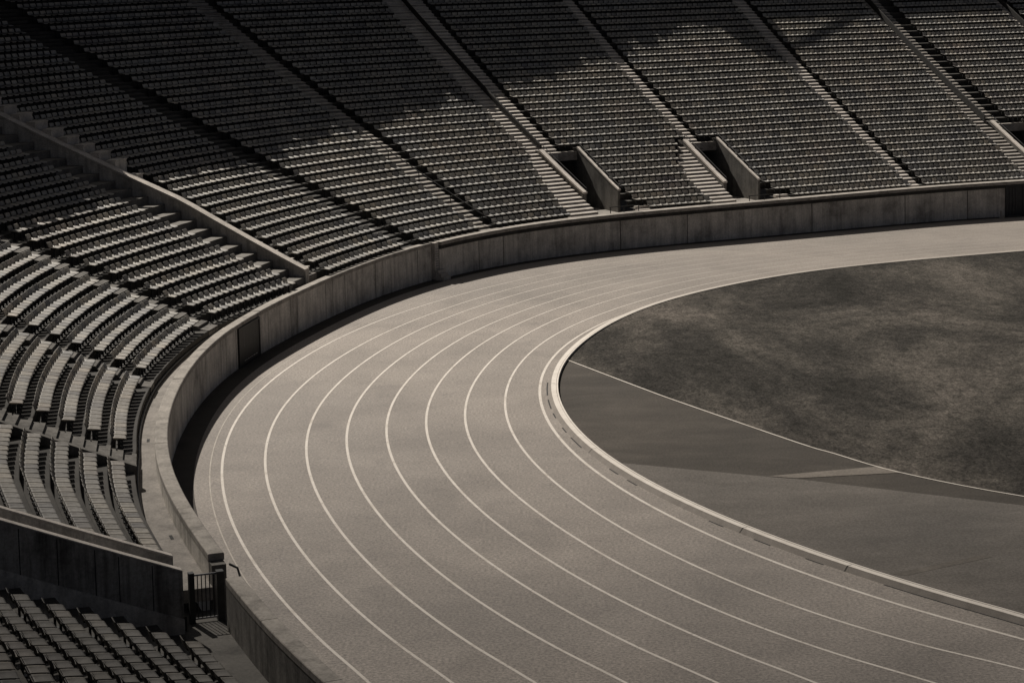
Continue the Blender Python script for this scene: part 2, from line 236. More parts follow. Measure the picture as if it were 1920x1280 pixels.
def flatmat(name, stops, scale, sc=(1, 1, 1), detail=8, rough=.75, fine=60, fb=.4, spec=.4, big=None, finecon=(.72, 1.15), sheen=0):
    m, nt, b = newmat(name); co = coords(nt, sc)
    a = noise(nt, co, scale, detail, .65, .4); f = noise(nt, coords(nt), fine, 3, .8)
    c = ramp(nt, a, stops); lo, hi = finecon
    c = mix(nt, .9, c, ramp(nt, f, [(.36, (lo,)*3), (.64, (hi,)*3)]), 'MULTIPLY')
    if big:
        bb = noise(nt, coords(nt), big[0], 3, .5); c = mix(nt, big[1], c, ramp(nt, bb, [(.3, (.7, .71, .72)), (.7, (1.12, 1.1, 1.08))]), 'MULTIPLY')
    nt.links.new(c, b.inputs['Base Color']); b.inputs['Roughness'].default_value = rough; b.inputs['Specular IOR Level'].default_value = spec
    if sheen:
        st = noise(nt, coords(nt), .9, 6, .65, 1.2); c = mix(nt, 1.0, c, ramp(nt, st, [(.30, (.84, .84, .85)), (.44, (1, 1, 1))]), 'MULTIPLY')
        sc_ = noise(nt, coords(nt), 2.6, 8, .75, .8); c = mix(nt, 1.0, c, ramp(nt, sc_, [(.58, (1, 1, 1)), (.70, (1.16, 1.15, 1.13))]), 'MULTIPLY')
        nt.links.new(c, b.inputs['Base Color'])
        b.inputs['Sheen Weight'].default_value = sheen; b.inputs['Sheen Roughness'].default_value = .3; b.inputs['Sheen Tint'].default_value = (1, .84, .68, 1)
    bump(nt, b, f, fb, .004); return m
M_TRACK = flatmat('track_surface', [(.3, (.178, .157, .137)), (.5, (.226, .199, .174)), (.7, (.275, .243, .213))], .3, big=(.045, .9), rough=.75, spec=.5, fine=13, finecon=(.52, 1.46), sheen=.35)
M_APRON = flatmat('shade_dark_apron_asphalt', [(.3, (.055, .049, .043)), (.7, (.085, .076, .066))], .8, rough=.9, spec=.2)  # dark base deepens the wall's cast shade on the ground
M_DZONE = flatmat('infield_asphalt', [(.3, (.052, .046, .040)), (.5, (.064, .057, .049)), (.72, (.084, .074, .064))], .7, sc=(.7, 1.3, 1), big=(.12, .9), rough=.9, spec=.15, fine=14, finecon=(.72, 1.25))
M_DZONE2 = flatmat('infield_pale_asphalt', [(.3, (.108, .098, .088)), (.5, (.130, .118, .106)), (.72, (.158, .143, .129))], .7, sc=(.7, 1.3, 1), big=(.12, .8), rough=.9, spec=.15, fine=14, finecon=(.72, 1.25))
def grass_mat():
    m, nt, b = newmat('dry_grass')
    a = noise(nt, coords(nt, (1.1, .55, 1)), .12, 9, .68, .5); c = noise(nt, coords(nt, (1.1, .7, 1)), 2.2, 8, .86, .3); f = noise(nt, coords(nt, (1, .6, 1)), 11, 4, .8)
    col = ramp(nt, a, [(.36, (.022, .021, .019)), (.46, (.037, .0345, .0315)), (.54, (.064, .0585, .052)), (.63, (.102, .091, .081))])
    col = mix(nt, 1.0, col, ramp(nt, c, [(.36, (.50, .51, .50)), (.5, (1.0, 1.0, .99)), (.64, (1.5, 1.48, 1.46))]), 'MULTIPLY')
    col = mix(nt, 1.0, col, ramp(nt, f, [(.36, (.5, .5, .5)), (.64, (1.5, 1.49, 1.47))]), 'MULTIPLY')
    nt.links.new(col, b.inputs['Base Color']); b.inputs['Roughness'].default_value = 1; b.inputs['Specular IOR Level'].default_value = .05
    bump(nt, b, f, .8, .03); return m
M_GRASS = grass_mat()
M_LINE = flatmat('white_line_paint', [(.26, (.36, .31, .26)), (.42, (.58, .53, .47)), (.7, (.66, .61, .55))], 1.1, rough=.7, finecon=(.85, 1.05))
nt = M_LINE.node_tree; b_ = nt.nodes['Principled BSDF']; src = b_.inputs['Base Color'].links[0].from_socket
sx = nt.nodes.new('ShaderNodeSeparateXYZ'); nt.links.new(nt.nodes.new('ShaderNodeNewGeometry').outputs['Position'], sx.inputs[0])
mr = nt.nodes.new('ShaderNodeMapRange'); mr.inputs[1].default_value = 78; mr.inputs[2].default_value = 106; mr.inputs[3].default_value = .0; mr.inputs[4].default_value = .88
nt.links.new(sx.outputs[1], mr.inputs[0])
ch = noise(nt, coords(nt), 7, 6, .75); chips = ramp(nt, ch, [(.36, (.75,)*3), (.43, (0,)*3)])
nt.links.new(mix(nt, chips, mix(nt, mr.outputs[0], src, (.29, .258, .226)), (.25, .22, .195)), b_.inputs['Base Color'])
M_OLINE = flatmat('worn_line_paint', [(.3, (.30, .26, .215)), (.5, (.42, .38, .33)), (.7, (.5, .455, .40))], 2.0, rough=.8)
M_KERB = flatmat('kerb_paint', [(.3, (.56, .51, .45)), (.6, (.68, .63, .565))], 2.0, rough=.7, finecon=(.85, 1.08))
nt = M_KERB.node_tree; b_ = nt.nodes['Principled BSDF']; src = b_.inputs['Base Color'].links[0].from_socket
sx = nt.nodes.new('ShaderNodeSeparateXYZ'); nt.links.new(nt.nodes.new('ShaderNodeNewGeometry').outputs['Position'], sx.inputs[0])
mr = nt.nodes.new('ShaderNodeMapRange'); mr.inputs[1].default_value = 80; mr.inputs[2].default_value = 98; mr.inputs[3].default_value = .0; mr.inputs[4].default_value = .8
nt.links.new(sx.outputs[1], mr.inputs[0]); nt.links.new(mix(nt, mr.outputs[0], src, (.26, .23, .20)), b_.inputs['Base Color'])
M_KERBF = flatmat('kerb_concrete', [(.3, (.17, .15, .13)), (.6, (.23, .205, .18))], 2.0, rough=.85)

# ---------------------------------------------------------------- ground, track, infield
def poly_resample(P, n):
    P = np.array(P); d = np.concatenate([[0], np.cumsum(np.hypot(*np.diff(P, axis=0).T))])
    t = np.linspace(0, d[-1], n); return np.stack([np.interp(t, d, P[:, 0]), np.interp(t, d, P[:, 1])], 1)
def smooth_line(P): return _catmull(np.array(P), 5)
def offset_line(P, w):
    t = np.gradient(P, axis=0); t /= np.linalg.norm(t, axis=1)[:, None]; n = np.stack([t[:, 1], -t[:, 0]], 1)
    return P+n*w
b = MB(); b.add([(-150, -20, 0), (250, -20, 0), (250, 300, 0), (-150, 300, 0)], [(0, 1, 2, 3)])
tag(b.build('ground', M_APRON), kind='structure')
kerb = smooth_line(LANES['kerb']); l0 = smooth_line(LANES['0'])
outer = np.array([S(i, -.70, 0)[:2] for i in np.arange(-110, 345, 2.0)])
# order both far -> near
if kerb[0][1] < kerb[-1][1]: kerb = kerb[::-1]
nK = 160; K_ = poly_resample(kerb, nK); O_ = poly_resample(outer, nK)
sgn = 1.0 if np.dot(offset_line(K_, 1.0)[80]-K_[80], O_[80]-K_[80]) > 0 else -1.0   # +: towards the track
Ki = offset_line(K_, -.3*sgn)
def strip(A, B, z, name, mat, parent=None):
    b = MB(); n = len(A); b.v = [(x, y, z) for x, y in A]+[(x, y, z) for x, y in B]
    for j in range(n-1): b.f.append((j, j+1, n+j+1, n+j)); b.m.append(0)
    return b.build(name, mat, parent)
trk = tag(strip(offset_line(K_, -.1*sgn), O_, .004, 'running_track', M_TRACK), kind='structure')
def line_mesh(P, w, z, name, mat, parent):
    P = np.array(P); return strip(offset_line(P, w/2), offset_line(P, -w/2), z, name, mat, parent)
for k in range(9):
    line_mesh(smooth_line(LANES[str(k)]), .078 if k else .095, .009, 'lane_line', M_LINE, trk)
line_mesh(smooth_line(LANES['outer']), .035, .009, 'edge_line', M_OLINE, trk)
# kerb: raised inner border with a pale top, a joint and a low back strip
kb = empty('track_kerb', (*K_[80], 0), 'pale raised concrete kerb curving along the inner edge of the running track', 'kerb')
def kerb_piece(a, bb, z0, z1, name, mat, chm=0):
    A = offset_line(K_, a*sgn); B = offset_line(K_, bb*sgn); m = MB(); r = []
    for j in range(nK):
        q = float(np.interp(A[j][1], [72, 86], [1, .3])); C_ = A[j]+(B[j]-A[j])*(chm/np.hypot(*(B[j]-A[j]))); r.append([(*A[j], z0*q), (*C_, z1*q), (*B[j], z1*q), (*B[j], z0*q)])
    for q in r: m.v += q
    for j in range(nK-1):
        for e in range(4):
            f = (e+1) % 4; m.f.append((4*j+e, 4*j+f, 4*j+4+f, 4*j+4+e)); m.m.append(0)
    return m.build(name, mat, kb)
kerb_piece(.05, -.26, 0, .118, 'kerb_face', M_KERBF, .11)
kerb_piece(-.064, -.232, .118, .126, 'kerb_top', M_KERB)
kerb_piece(-.247, -.30, 0, .130, 'kerb_back_strip', M_KERB)
# drain slots at the kerb's foot and the joints across it
dl = np.concatenate([[0], np.cumsum(np.hypot(*np.diff(K_, axis=0).T))])
def kpt(s, w):
    P = offset_line(K_, w*sgn); return np.array([np.interp(s, dl, P[:, 0]), np.interp(s, dl, P[:, 1])])
def ks_near(x, y): return dl[np.hypot(K_[:, 0]-x, K_[:, 1]-y).argmin()]
def slot(s0, s1):
    n = 6; m = MB(); ss = np.linspace(s0, s1, n)
    A = [kpt(s, .054) for s in ss]; B = [kpt(s, .10) for s in ss]
    m.v = [(*p, .0085) for p in A]+[(*p, .0085) for p in B]
    for j in range(n-1): m.f.append((j, j+1, n+j+1, n+j)); m.m.append(0)
    m.build('drain_slot', M_HOLE, kb)
slot(ks_near(8.68, 49.29), ks_near(11.02, 46.40))
slot(ks_near(7.21, 51.44), ks_near(7.54, 50.97))
slot(ks_near(6.11, 53.25), ks_near(6.39, 52.80))
slot(ks_near(5.13, 55.13), ks_near(5.38, 54.75))
slot(ks_near(4.14, 57.24), ks_near(4.35, 56.84))
slot(ks_near(3.20, 59.51), ks_near(3.36, 59.08))
slot(ks_near(2.74, 60.83), ks_near(2.87, 60.45))
slot(ks_near(2.21, 62.48), ks_near(2.33, 62.14))
slot(ks_near(1.88, 64.05), ks_near(1.92, 63.78))
slot(ks_near(1.73, 64.91), ks_near(1.78, 64.48))
slot(ks_near(1.52, 66.15), ks_near(1.57, 65.71))
slot(ks_near(1.38, 67.28), ks_near(1.43, 66.82))
slot(ks_near(1.25, 68.53), ks_near(1.30, 67.82))
slot(ks_near(1.16, 70.14), ks_near(1.20, 69.33))
slot(ks_near(1.11, 72.88), ks_near(1.08, 71.15))
for x, y in ((5.61, 54.33), (7.97, 50.38), (2.35, 62.9), (1.2, 72.5)):
    s0 = ks_near(x, y); m = MB(); a, b_ = kpt(s0, -.2), kpt(s0+.02, -.2); c, d = kpt(s0+.02, -.058), kpt(s0, -.058)
    m.v = [(*a, .128), (*b_, .128), (*c, .128), (*d, .128), (*kpt(s0+.02, .056), .01), (*kpt(s0, .056), .01)]; m.f = [(0, 1, 2, 3), (3, 2, 4, 5)]; m.m = [0, 0]
    m.build('joint', M_HOLE, kb)

# infield
inner = np.array(Ki); far = inner[0]; near = inner[-1]
b = MB(); n = len(inner)
# the infield reaches far to the right: strip between the kerb line and a distant edge
R_ = np.stack([np.linspace(60, 60, n), np.linspace(max(far[1]+15, 125), 10, n)], 1)
tag(strip(inner, R_, .004, 'infield_ground', M_DZONE), kind='structure')
arc = smooth_line([(1.75, 77.2), (4.2, 71.94), (5.45, 69.38), (8.46, 63.58), (9.33, 62.16), (10.88, 59.75), (13.73, 56.89), (19, 53.0), (27, 49)])
# grass: everything of the infield beyond the arc
up = [tuple(p) for p in inner if p[1] > 77.4]
gp = up+[tuple(p) for p in arc]+[(60, 49), (60, 135)]
bm = bmesh.new(); vs = [bm.verts.new((x, y, .012)) for x, y in gp]; f = bm.faces.new(vs); bmesh.ops.triangulate(bm, faces=[f])
me = bpy.data.meshes.new('grass_field'); bm.normal_update(); bm.to_mesh(me); bm.free(); me.materials.append(M_GRASS)
go = bpy.data.objects.new('grass_field', me); COL.objects.link(go); tag(go, kind='structure')
if me.polygons[0].normal.z < 0: me.flip_normals()
line_mesh(arc, .06, .018, 'field_line', M_LINE, go)
def patch(P, z, name, mat):
    bm = bmesh.new(); vs = [bm.verts.new((x, y, z)) for x, y in P]; f = bm.faces.new(vs); bmesh.ops.triangulate(bm, faces=[f])
    me = bpy.data.meshes.new(name); bm.normal_update(); bm.to_mesh(me); bm.free(); me.materials.append(mat)
    if me.polygons[0].normal.z < 0: me.flip_normals()
    o = bpy.data.objects.new(name, me); COL.objects.link(o); return tag(o, kind='structure')
low = [tuple(p) for p in inner if p[1] < 62.2]
patch(low+[(26, 45), (26, 48.5), (13.51, 55.98), (7.81, 59.3), (7.09, 59.6)], .012, 'infield_pavement', M_DZONE2)
patch([(7.09, 59.66), (7.85, 59.36), (10.88, 59.72), (10.42, 60.5)], .016, 'infield_path', concrete('path_concrete', .18, blotch=1.0, dark=.8, tint=(1, .89, .77)))
patch([(8.9, 50.15), (9.25, 50.0), (11.6, 51.35), (11.35, 51.5)], .016, 'pavement_stripe', concrete('stripe_pavement', .115, blotch=1.2, dark=.75, tint=(1, .89, .77)))

# ---------------------------------------------------------------- grandstand terraces
gs = empty('grandstand', S(150, 3, 0), 'curved bank of bare concrete seating terraces sweeping round behind the track wall', 'grandstand')
VOMS = [(68.9, 75.3), (43.4, 50.4), (-17.0, -9.4)]     # tunnels cut into rows 1..9
VROWS = 9
def cut(a, bb, k):
    'ranges of [a,bb] (a>bb) left after removing the tunnels'
    out = [(a, bb)]
    if k <= VROWS:
        for lo, hi in VOMS:
            nx = []
            for x, y in out:
                if hi <= y or lo >= x: nx.append((x, y)); continue
                if x > hi: nx.append((x, hi))
                if y < lo: nx.append((lo, y))
            out = nx
    return out
def terrace(name, a, bb, mat=M_TERR, dz=0, first_low=None, rows=NROW):
    m = MB()
    for k in range(1, rows+1):
        z1 = ztread(k)+dz; z0 = (ztread(k-1)+dz) if k > 1 else (first_low if first_low is not None else z1-.35)
        for x, y in cut(a, bb, k):
            st = rng_i(x, y, 2)
            m.sweep(st, lambda i: [(ofront(i, k), z0), (ofront(i, k)+.012, z1-.01), (ofront(i, k)+.03, z1), (ofront(i, k+1), z1)], closed=False)
    return m.build(name, mat, gs)
blocks = [(270.6, 206.5), (206.5, 143.5), (143.5, 116), (116, 74), (74, 16), (16, -48), (-48, -105)]
for a, bb in blocks: terrace('seating_terrace', a, bb, first_low=1.05)
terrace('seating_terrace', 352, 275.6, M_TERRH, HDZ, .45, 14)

# walkway behind the parapet and the platform in front of row one
def zwalk(i): return float(np.interp(i, [113, 225, 262, 270], [1.2, 1.2, 1.0, .98]))
m = MB(); m.sweep(rng_i(270.3, 112, 2), lambda i: [(.3, zwalk(i)), (ofront(i, 1)+.01, zwalk(i)), (ofront(i, 1)+.01, zwalk(i)-.3), (.3, zwalk(i)-.3)])
m.build('walkway', M_WALK, gs)
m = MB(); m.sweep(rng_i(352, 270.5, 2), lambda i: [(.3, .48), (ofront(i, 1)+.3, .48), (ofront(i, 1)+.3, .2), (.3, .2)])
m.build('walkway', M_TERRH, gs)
m = MB(); m.sweep(rng_i(111.6, -105, 2), lambda i: [(.28, 1.44), (ofront(i, 1)+.35, 1.44), (ofront(i, 1)+.35, 1.2), (.28, 1.2)])
m.build('walkway', M_WALK, gs)
for i in (226.5, 257):
    m = MB(); m.cell(i-.55, i+.55, .52, .60, zwalk(i)-.02, zwalk(i)+.006); m.build('drain_slot', M_HOLE, gs)
# thin dark pipe along the foot of the first row
m = MB(); m.tube([S(i, ofront(i, 1)-.05, zwalk(i)+.09) for i in rng_i(270, 150, 2)], .03); m.build('drain_pipe', M_IRON, gs)

# rear wall above the last row
m = MB(); zt = ztread(NROW)
m.sweep(rng_i(352, -105, 4), lambda i: [(ofront(i, NROW+1), zt-3), (ofront(i, NROW+1), 17.0), (ofront(i, NROW+1)+.4, 17.0), (ofront(i, NROW+1)+.4, zt-3)])
m.build('rear_wall', M_BACK, gs)

iD = lambda k: max(146-.55*(k-1.6), 141.6)     # left face of the dividing wall
iR = lambda k: max(142.4-.45*(k-1), 137.4)   # first seat right of it
iL = lambda k: max(151.4-.3*(k-1), 147.6)      # last seat left of it
# aisle stairs: two steps to a row
def aisle(ia, ib, k0, k1, mat=M_STEP, split=2, lift=.006, name='aisle_stairs'):
    m = MB(); fa = ia if callable(ia) else (lambda k: ia); fb = ib if callable(ib) else (lambda k: ib)
    for k in range(k0, k1+1):
        z1 = ztread(k); z0 = ztread(k-1); zr = (ztread(k+1)-z1)
        a, bb = fa(k), fb(k)
        if split == 1: m.cell(a, bb, lambda i: ofront(i, k)-.008, lambda i: ofront(i, k+1)+.02, z1-.05, z1+lift)            # tread cap
        m.cell(a, bb, lambda i: ofront(i, k)-.009, lambda i: ofront(i, k)+.05, z0+lift, z1-.055)             # riser face
        if split == 2:
            def wedge(oa, ob, zb_, zf_, zk_):
                P = [S(a, oa(a), zb_), S(bb, oa(bb), zb_), S(bb, ob(bb), zb_), S(a, ob(a), zb_)]
                m.box8(P+[(*P[0][:2], zf_), (*P[1][:2], zf_), (*P[2][:2], zk_), (*P[3][:2], zk_)])
            wedge(lambda i: ofront(i, k)-.012, lambda i: ofront(i, k+1)-.34, z1-.03, z1+.008, z1+.062)
            wedge(lambda i: ofront(i, k+1)-.35, lambda i: ofront(i, k+1)-.013, z1-.02, z1+zr*.5+.008, z1+zr*.5+.062)
    return m.build(name, mat, gs)
aisle(17.0, 15.2, 1, 33)
aisle(lambda k: -5.3-.12*k if k < 22 else -8, lambda k: -9.3, 1, 33, M_COPE)
aisle(-10.4, -11.6, 10, 33, M_COPE)
aisle(-37, -39, 1, 33)
aisle(49.2, 47, 10, 34); aisle(lambda k: 55.2 if k < 7 else 55.2-1.2*(k-6), 50.5, 1, 9)
aisle(76.6, 72, 10, 34); aisle(lambda k: 81-.45*(k-1), 75.4, 1, 9)
aisle(lambda k: max(98.6-.2*(k-1), 95.8), lambda k: max(96.4-.2*(k-1), 94.2), 1, 34, M_COPE)
aisle(117.6, 114.8, 1, 34, M_TERR)
aisle(lambda k: iD(k)-1.2, lambda k: iR(k)+.2, 1, 34, M_WALK, 1)
aisle(lambda k: iL(k)-.1, lambda k: iD(k)+.05, 1, 34, M_PAD, 1)
aisle(178, 174.6, 1, 30, M_BACK)
aisle(208, 204.9, 1, 24, M_BACK)
aisle(241.6, 235.4, 1, 16, M_BACK)

for k in range(2, 34):
    e = iR(k); m = MB(); iw = iD(k)-1.2; zt = zpan(k)+(.42 if k > 13 else (.1 if k == 13 else -.14))
    m.cell(iw, e+.35, off(e, k)+.02, off(e, k)+.46, ztread(k), zt-.05); m.cell(iw, e+.3, off(e, k)-.01, off(e, k)+.47, zt-.05, zt)
    m.build('end_pier', M_WALL if k < 15 else M_STEP, gs)
# tunnels
def tunnel(lo, hi, kend, label, dark_right=True):
    ic = (lo+hi)/2; o_back = ofront(ic, VROWS+1); t = empty('tunnel_entrance', S(ic, 3, 1.45), label, 'tunnel entrance', 'tunnel entrances cut into the far terrace')
    zb = 1.452; wth = .58; wr = .40
    for name, a, bb, d in (('side_wall', hi, hi-wth, .08), ('side_wall', lo+wr, lo, .05)):
        m = MB(); c = MB()
        ks = np.linspace(kend, VROWS+.6, 8)
        top = [(k, zpan(k)-.02) for k in ks]
        def pf(i):
            return [(off(i, kend), zb-.3)]+[(off(i, k), z-.09) for k, z in top]+[(off(i, VROWS+.6)+4, top[-1][1]-.09), (off(i, VROWS+.6)+4, zb-.3)]
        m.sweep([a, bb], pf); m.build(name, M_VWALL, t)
        def pc(i):
            return [(off(i, kend)-.05, top[0][1]-.09)]+[(off(i, k), z-.09) for k, z in top[1:]]+[(off(i, k), z) for k, z in top[::-1][:-1]]+[(off(i, kend)-.05, top[0][1])]
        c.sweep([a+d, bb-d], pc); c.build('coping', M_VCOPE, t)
    m = MB(); m.cell(hi-wth, lo+wr, .34, o_back+4, zb-.2, zb); m.build('tunnel_floor', M_WALK, t)
    m = MB(); m.cell(hi-wth, lo+wr, o_back+.0, o_back+.3, ztread(VROWS+1)-.42, ztread(VROWS+1)+.03); m.build('lintel', M_COPE, t)
    m = MB(); m.cell(hi-wth, lo+wr, o_back+3.6, o_back+3.9, zb, ztread(VROWS+1)-.05); m.build('back_wall', M_BACK, t)
    m = MB(); m.cell(hi-wth, lo+wr, o_back+.3, o_back+3.6, ztread(VROWS+1)-.25, ztread(VROWS+1)-.08); m.build('tunnel_ceiling', M_BACK, t)
    # guard rail across the mouth and along the right-hand coping
    m = MB(); zr = zb+.62
    m.tube([S(i, .2, zr) for i in rng_i(hi-wth, lo+wr, 1)], .022)
    for i in (hi-wth-.2, ic, lo+wr+.2): m.tube([S(i, .2, zb), S(i, .2, zr)], .022)
    kk = np.linspace(kend, VROWS+.8, 9)
    m.tube([S(lo+.1, off(lo, k), zpan(k)+.16) for k in kk], .022)
    m.tube([S(hi-wth, off(hi, k), zpan(k)+.16) for k in kk], .018)
    for k in kk[::2]:
        m.tube([S(lo+.1, off(lo, k), zpan(k)-.02), S(lo+.1, off(lo, k), zpan(k)+.16)], .02)
        m.tube([S(hi-wth, off(hi, k), zpan(k)-.02), S(hi-wth, off(hi, k), zpan(k)+.16)], .018)
    m.build('guard_rail', M_IRON, t)
    # little flight of steps beside the right-hand wall
    m = MB()
    for q in range(3): m.cell(lo-.1, lo-2.4, .36+q*.3, ofront(lo, 2)+.1, 1.44, 1.62+q*.14)
    m.build('side_steps', M_STEP, t)
tunnel(68.9, 75.3, 3.6, 'sunken tunnel entrance between two sloping concrete walls, leftmost of the three')
tunnel(43.4, 50.4, 3.5, 'sunken tunnel entrance in the far terrace, middle one of the three')
tunnel(-17.0, -9.4, 3.5, 'dark tunnel entrance at the far right edge with a sunlit sloping coping')

# handrails
def handrail(i, k0, k1, label, h=.9, r=.03, two=True, panel=0, group='handrails on the aisles', di=0):
    t = empty('handrail', S(i, off(i, k0), ztread(k0)), label, 'handrail', group)
    ks = np.arange(k0, k1+.01, 1.0); ii = lambda k: i+di*(k-k0)
    if panel:
        m = MB(); rr = [[S(ii(k)+e, off(ii(k), k), ztread(k)+z) for e, z in ((.1, h-panel), (-.1, h-panel), (-.1, h-.03), (.1, h-.03))] for k in ks]
        for r4 in rr: m.v += r4
        for q in range(len(rr)-1):
            for j in range(4):
                hh = (j+1) % 4; m.f.append((q*4+j, q*4+hh, q*4+4+hh, q*4+4+j)); m.m.append(0)
        m.f += [(0, 1, 2, 3), tuple((len(rr)-1)*4+j for j in (3, 2, 1, 0))]; m.m += [0, 0]
        m.build('rail_panel', M_RAIL, t)
    for hh in ((h, h*.55) if two else (h,)):
        m = MB(); m.tube([S(ii(k), off(ii(k), k), ztread(k)+hh) for k in ks], r); m.build('rail', M_RAIL, t)
    for k in ks[::3]:
        m = MB(); m.tube([S(ii(k), off(ii(k), k), ztread(k)), S(ii(k), off(ii(k), k), ztread(k)+h)], .022); m.build('post', M_RAIL, t)
handrail(74.6, 10, 34, 'rusty dark handrail down the aisle above the leftmost tunnel entrance', .5, .02, False, .3)
handrail(96.6, 2, 14, 'thin dark handrail down the second aisle left of the leftmost tunnel', .55, .022, False)
handrail(-8.8, 10, 33, 'heavy dark handrail down the aisle above the rightmost tunnel entrance', .55, .02, False, .38)
handrail(-37.6, 10, 33, 'dark handrail in the top right corner of the far terrace', .55, .02, False, .32)

# ---------------------------------------------------------------- track walls
JG = .035
def track_wall(i0, i1, label, over, extra, step=9.3, dz=0, jit=0, mat=None):
    mat = mat or M_WALL
    t = empty('track_wall', S((i0+i1)/2, 0, 0), label, 'wall', 'curved concrete walls along the track')
    a = i0; m = MB()
    core = MB(); core.sweep(rng_i(i0-.15, i1+.15, 2), lambda i: [(extra+.04, 0), (extra+.04, zwall(i)+dz-.2), (.30, zwall(i)+dz-.2), (.30, 0)])
    core.build('wall_core', M_BACK, t)
    c = MB()
    while a-i1 > .5:
        e = max(a-step*random.choice((.45, .8, 1.0, 1.5, 1.9)), i1)
        if e-i1 < 3: e = i1
        m.sweep(rng_i(a, e+(.17 if e > i1 else 0), 2), lambda i: [(extra, 0), (extra, zwall(i)+dz-.16), (extra+.12, zwall(i)+dz-.16), (extra+.12, 0)])
        a = e
    m.build('wall_panels', mat, t)
    a = i0
    while a-i1 > .5:
        e = max(a-random.uniform(10, 18), i1)
        if e-i1 < 4: e = i1
        h = random.uniform(-jit, jit)
        c.sweep(rng_i(a, e+(.05 if e > i1 else 0), 2), lambda i: [(extra-over, zwall(i)+dz-.16), (extra-over, zwall(i)+dz-.025+h), (extra-over+.025, zwall(i)+dz+h), (.325, zwall(i)+dz+h), (.345, zwall(i)+dz-.02+h), (.345, zwall(i)+dz-.16)])
        a = e
    c.build('coping', M_COPE, t, bevel=.008)
    if extra < 0:
        fb_ = MB(); fb_.sweep(rng_i(i0, i1, 2), lambda i: [(extra-.06, zwall(i)+dz-.34), (extra-.06, zwall(i)+dz-.161), (extra+.1, zwall(i)+dz-.161), (extra+.1, zwall(i)+dz-.34)])
        fb_.build('fascia', M_FASC, t)
    # inner (stand side) face under the coping
    m = MB(); m.sweep(rng_i(i0, i1, 2), lambda i: [(.28, 0), (.28, zwall(i)+dz-.16), (.338, zwall(i)+dz-.16), (.338, 0)]); m.build('inner_face', mat, t)
    return t
track_wall(269.2, 112.6, 'weathered concrete track wall round the bend, between the barred gate and the wall steps', .03, 0, 5.2, 0, .012)
tw = track_wall(111.2, -105, 'long pale grey concrete track wall below the far terrace with tunnel entrances', .10, -.16, 12, .02)
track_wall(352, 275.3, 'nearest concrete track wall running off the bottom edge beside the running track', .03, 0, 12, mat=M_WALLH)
# steps and ladder block at the end of the far wall
ws = empty('wall_steps', S(112, -.2, 0), 'small pale concrete steps at the break between the two track walls', 'steps')
for q in range(3):
    m = MB(); m.cell(112.3, 110.6, -.16, -.62+q*.15, .0 if q == 0 else .15*q, .15*(q+1)); m.build('step', M_STEP, ws)
m = MB(); m.cell(112.2, 111.25, -.12, .3, 0, zwall(111)+.0); m.build('pier', M_STEP, ws)
m = MB()
for q in range(9): m.cell(112.05, 111.35, -.15, -.1, .5+q*.11, .54+q*.11)
m.build('rung', M_STEEL, ws)

# steel doors set into the walls
def steel_door(ia, ib, z1, label, slats, o):
    t = empty('steel_door', S((ia+ib)/2, o, 0), label, 'door')
    m = MB(); m.cell(ia, ib, o-.05, o+.02, .02, z1); m.build('door_leaf', M_IRON, t)
    m = MB()
    for x, y in ((ia+.25, ia-.05), (ib+.05, ib-.25)): m.cell(x, y, o-.075, o+.02, .0, z1+.05)
    m.cell(ia-.05, ib+.05, o-.075, o+.02, z1-.02, z1+.05); m.build('door_frame', M_IRON, t)
    if slats:
        m = MB()
        for q in range(10): m.cell(ia-2.2, ib+.9, o-.06, o-.049, z1-.12-q*.07, z1-.105-q*.07)
        m.cell(ia-1.7, ia-1.9, o-.062, o-.049, z1-.75, z1-.08)
        m.build('slat', metal('worn_slat', .10, .6), t)
        m = MB(); i = ia-1.8
        while i > ib+1.2:
            L = random.uniform(.3, .7); m.cell(i, i-L, o-.066, o-.049, .16, .19); i -= L+random.uniform(.15, .4)
        m.build('paint_mark', M_LINE, t)
    else:
        m = MB()
        for q in range(3): m.cell(ia-.5-q*.55, ia-.62-q*.55, o-.065, o-.049, .1, z1-.1)
        m.build('rib', metal('door_rib', .06, .6), t)
steel_door(176.2, 168.6, 1.42, 'dark steel door with slats set into the shaded curved track wall', True, 0)
steel_door(1.4, -1.6, 1.62, 'dark steel door in the track wall at the far right edge', False, -.16)

# a scrap of white paper lying at the foot of the far wall
m = MB(); x, y, z = S(3.2, -.75, 0)
m.add([(x-.16, y-.1, .02), (x+.10, y-.12, .03), (x+.14, y+.1, .16), (x-.12, y+.12, .05), (x-.16, y-.1, .026), (x+.10, y-.12, .036), (x+.14, y+.1, .166), (x-.12, y+.12, .056)], [(0, 1, 2, 3), (7, 6, 5, 4), (0, 4, 5, 1), (1, 5, 6, 2), (2, 6, 7, 3), (3, 7, 4, 0)])
m.add([(x-.10, y, .03), (x-.02, y-.02, .03), (x-.02, y, .42), (x-.1, y+.02, .40), (x-.10, y+.02, .03), (x-.02, y+.0, .03), (x-.02, y+.02, .42), (x-.1, y+.04, .40)], [(0, 1, 2, 3), (7, 6, 5, 4), (0, 4, 5, 1), (1, 5, 6, 2), (2, 6, 7, 3), (3, 7, 4, 0)])
tag(m.build('paper_scrap', M_LINE), 'small crumpled white scrap at the foot of the far track wall', 'litter')

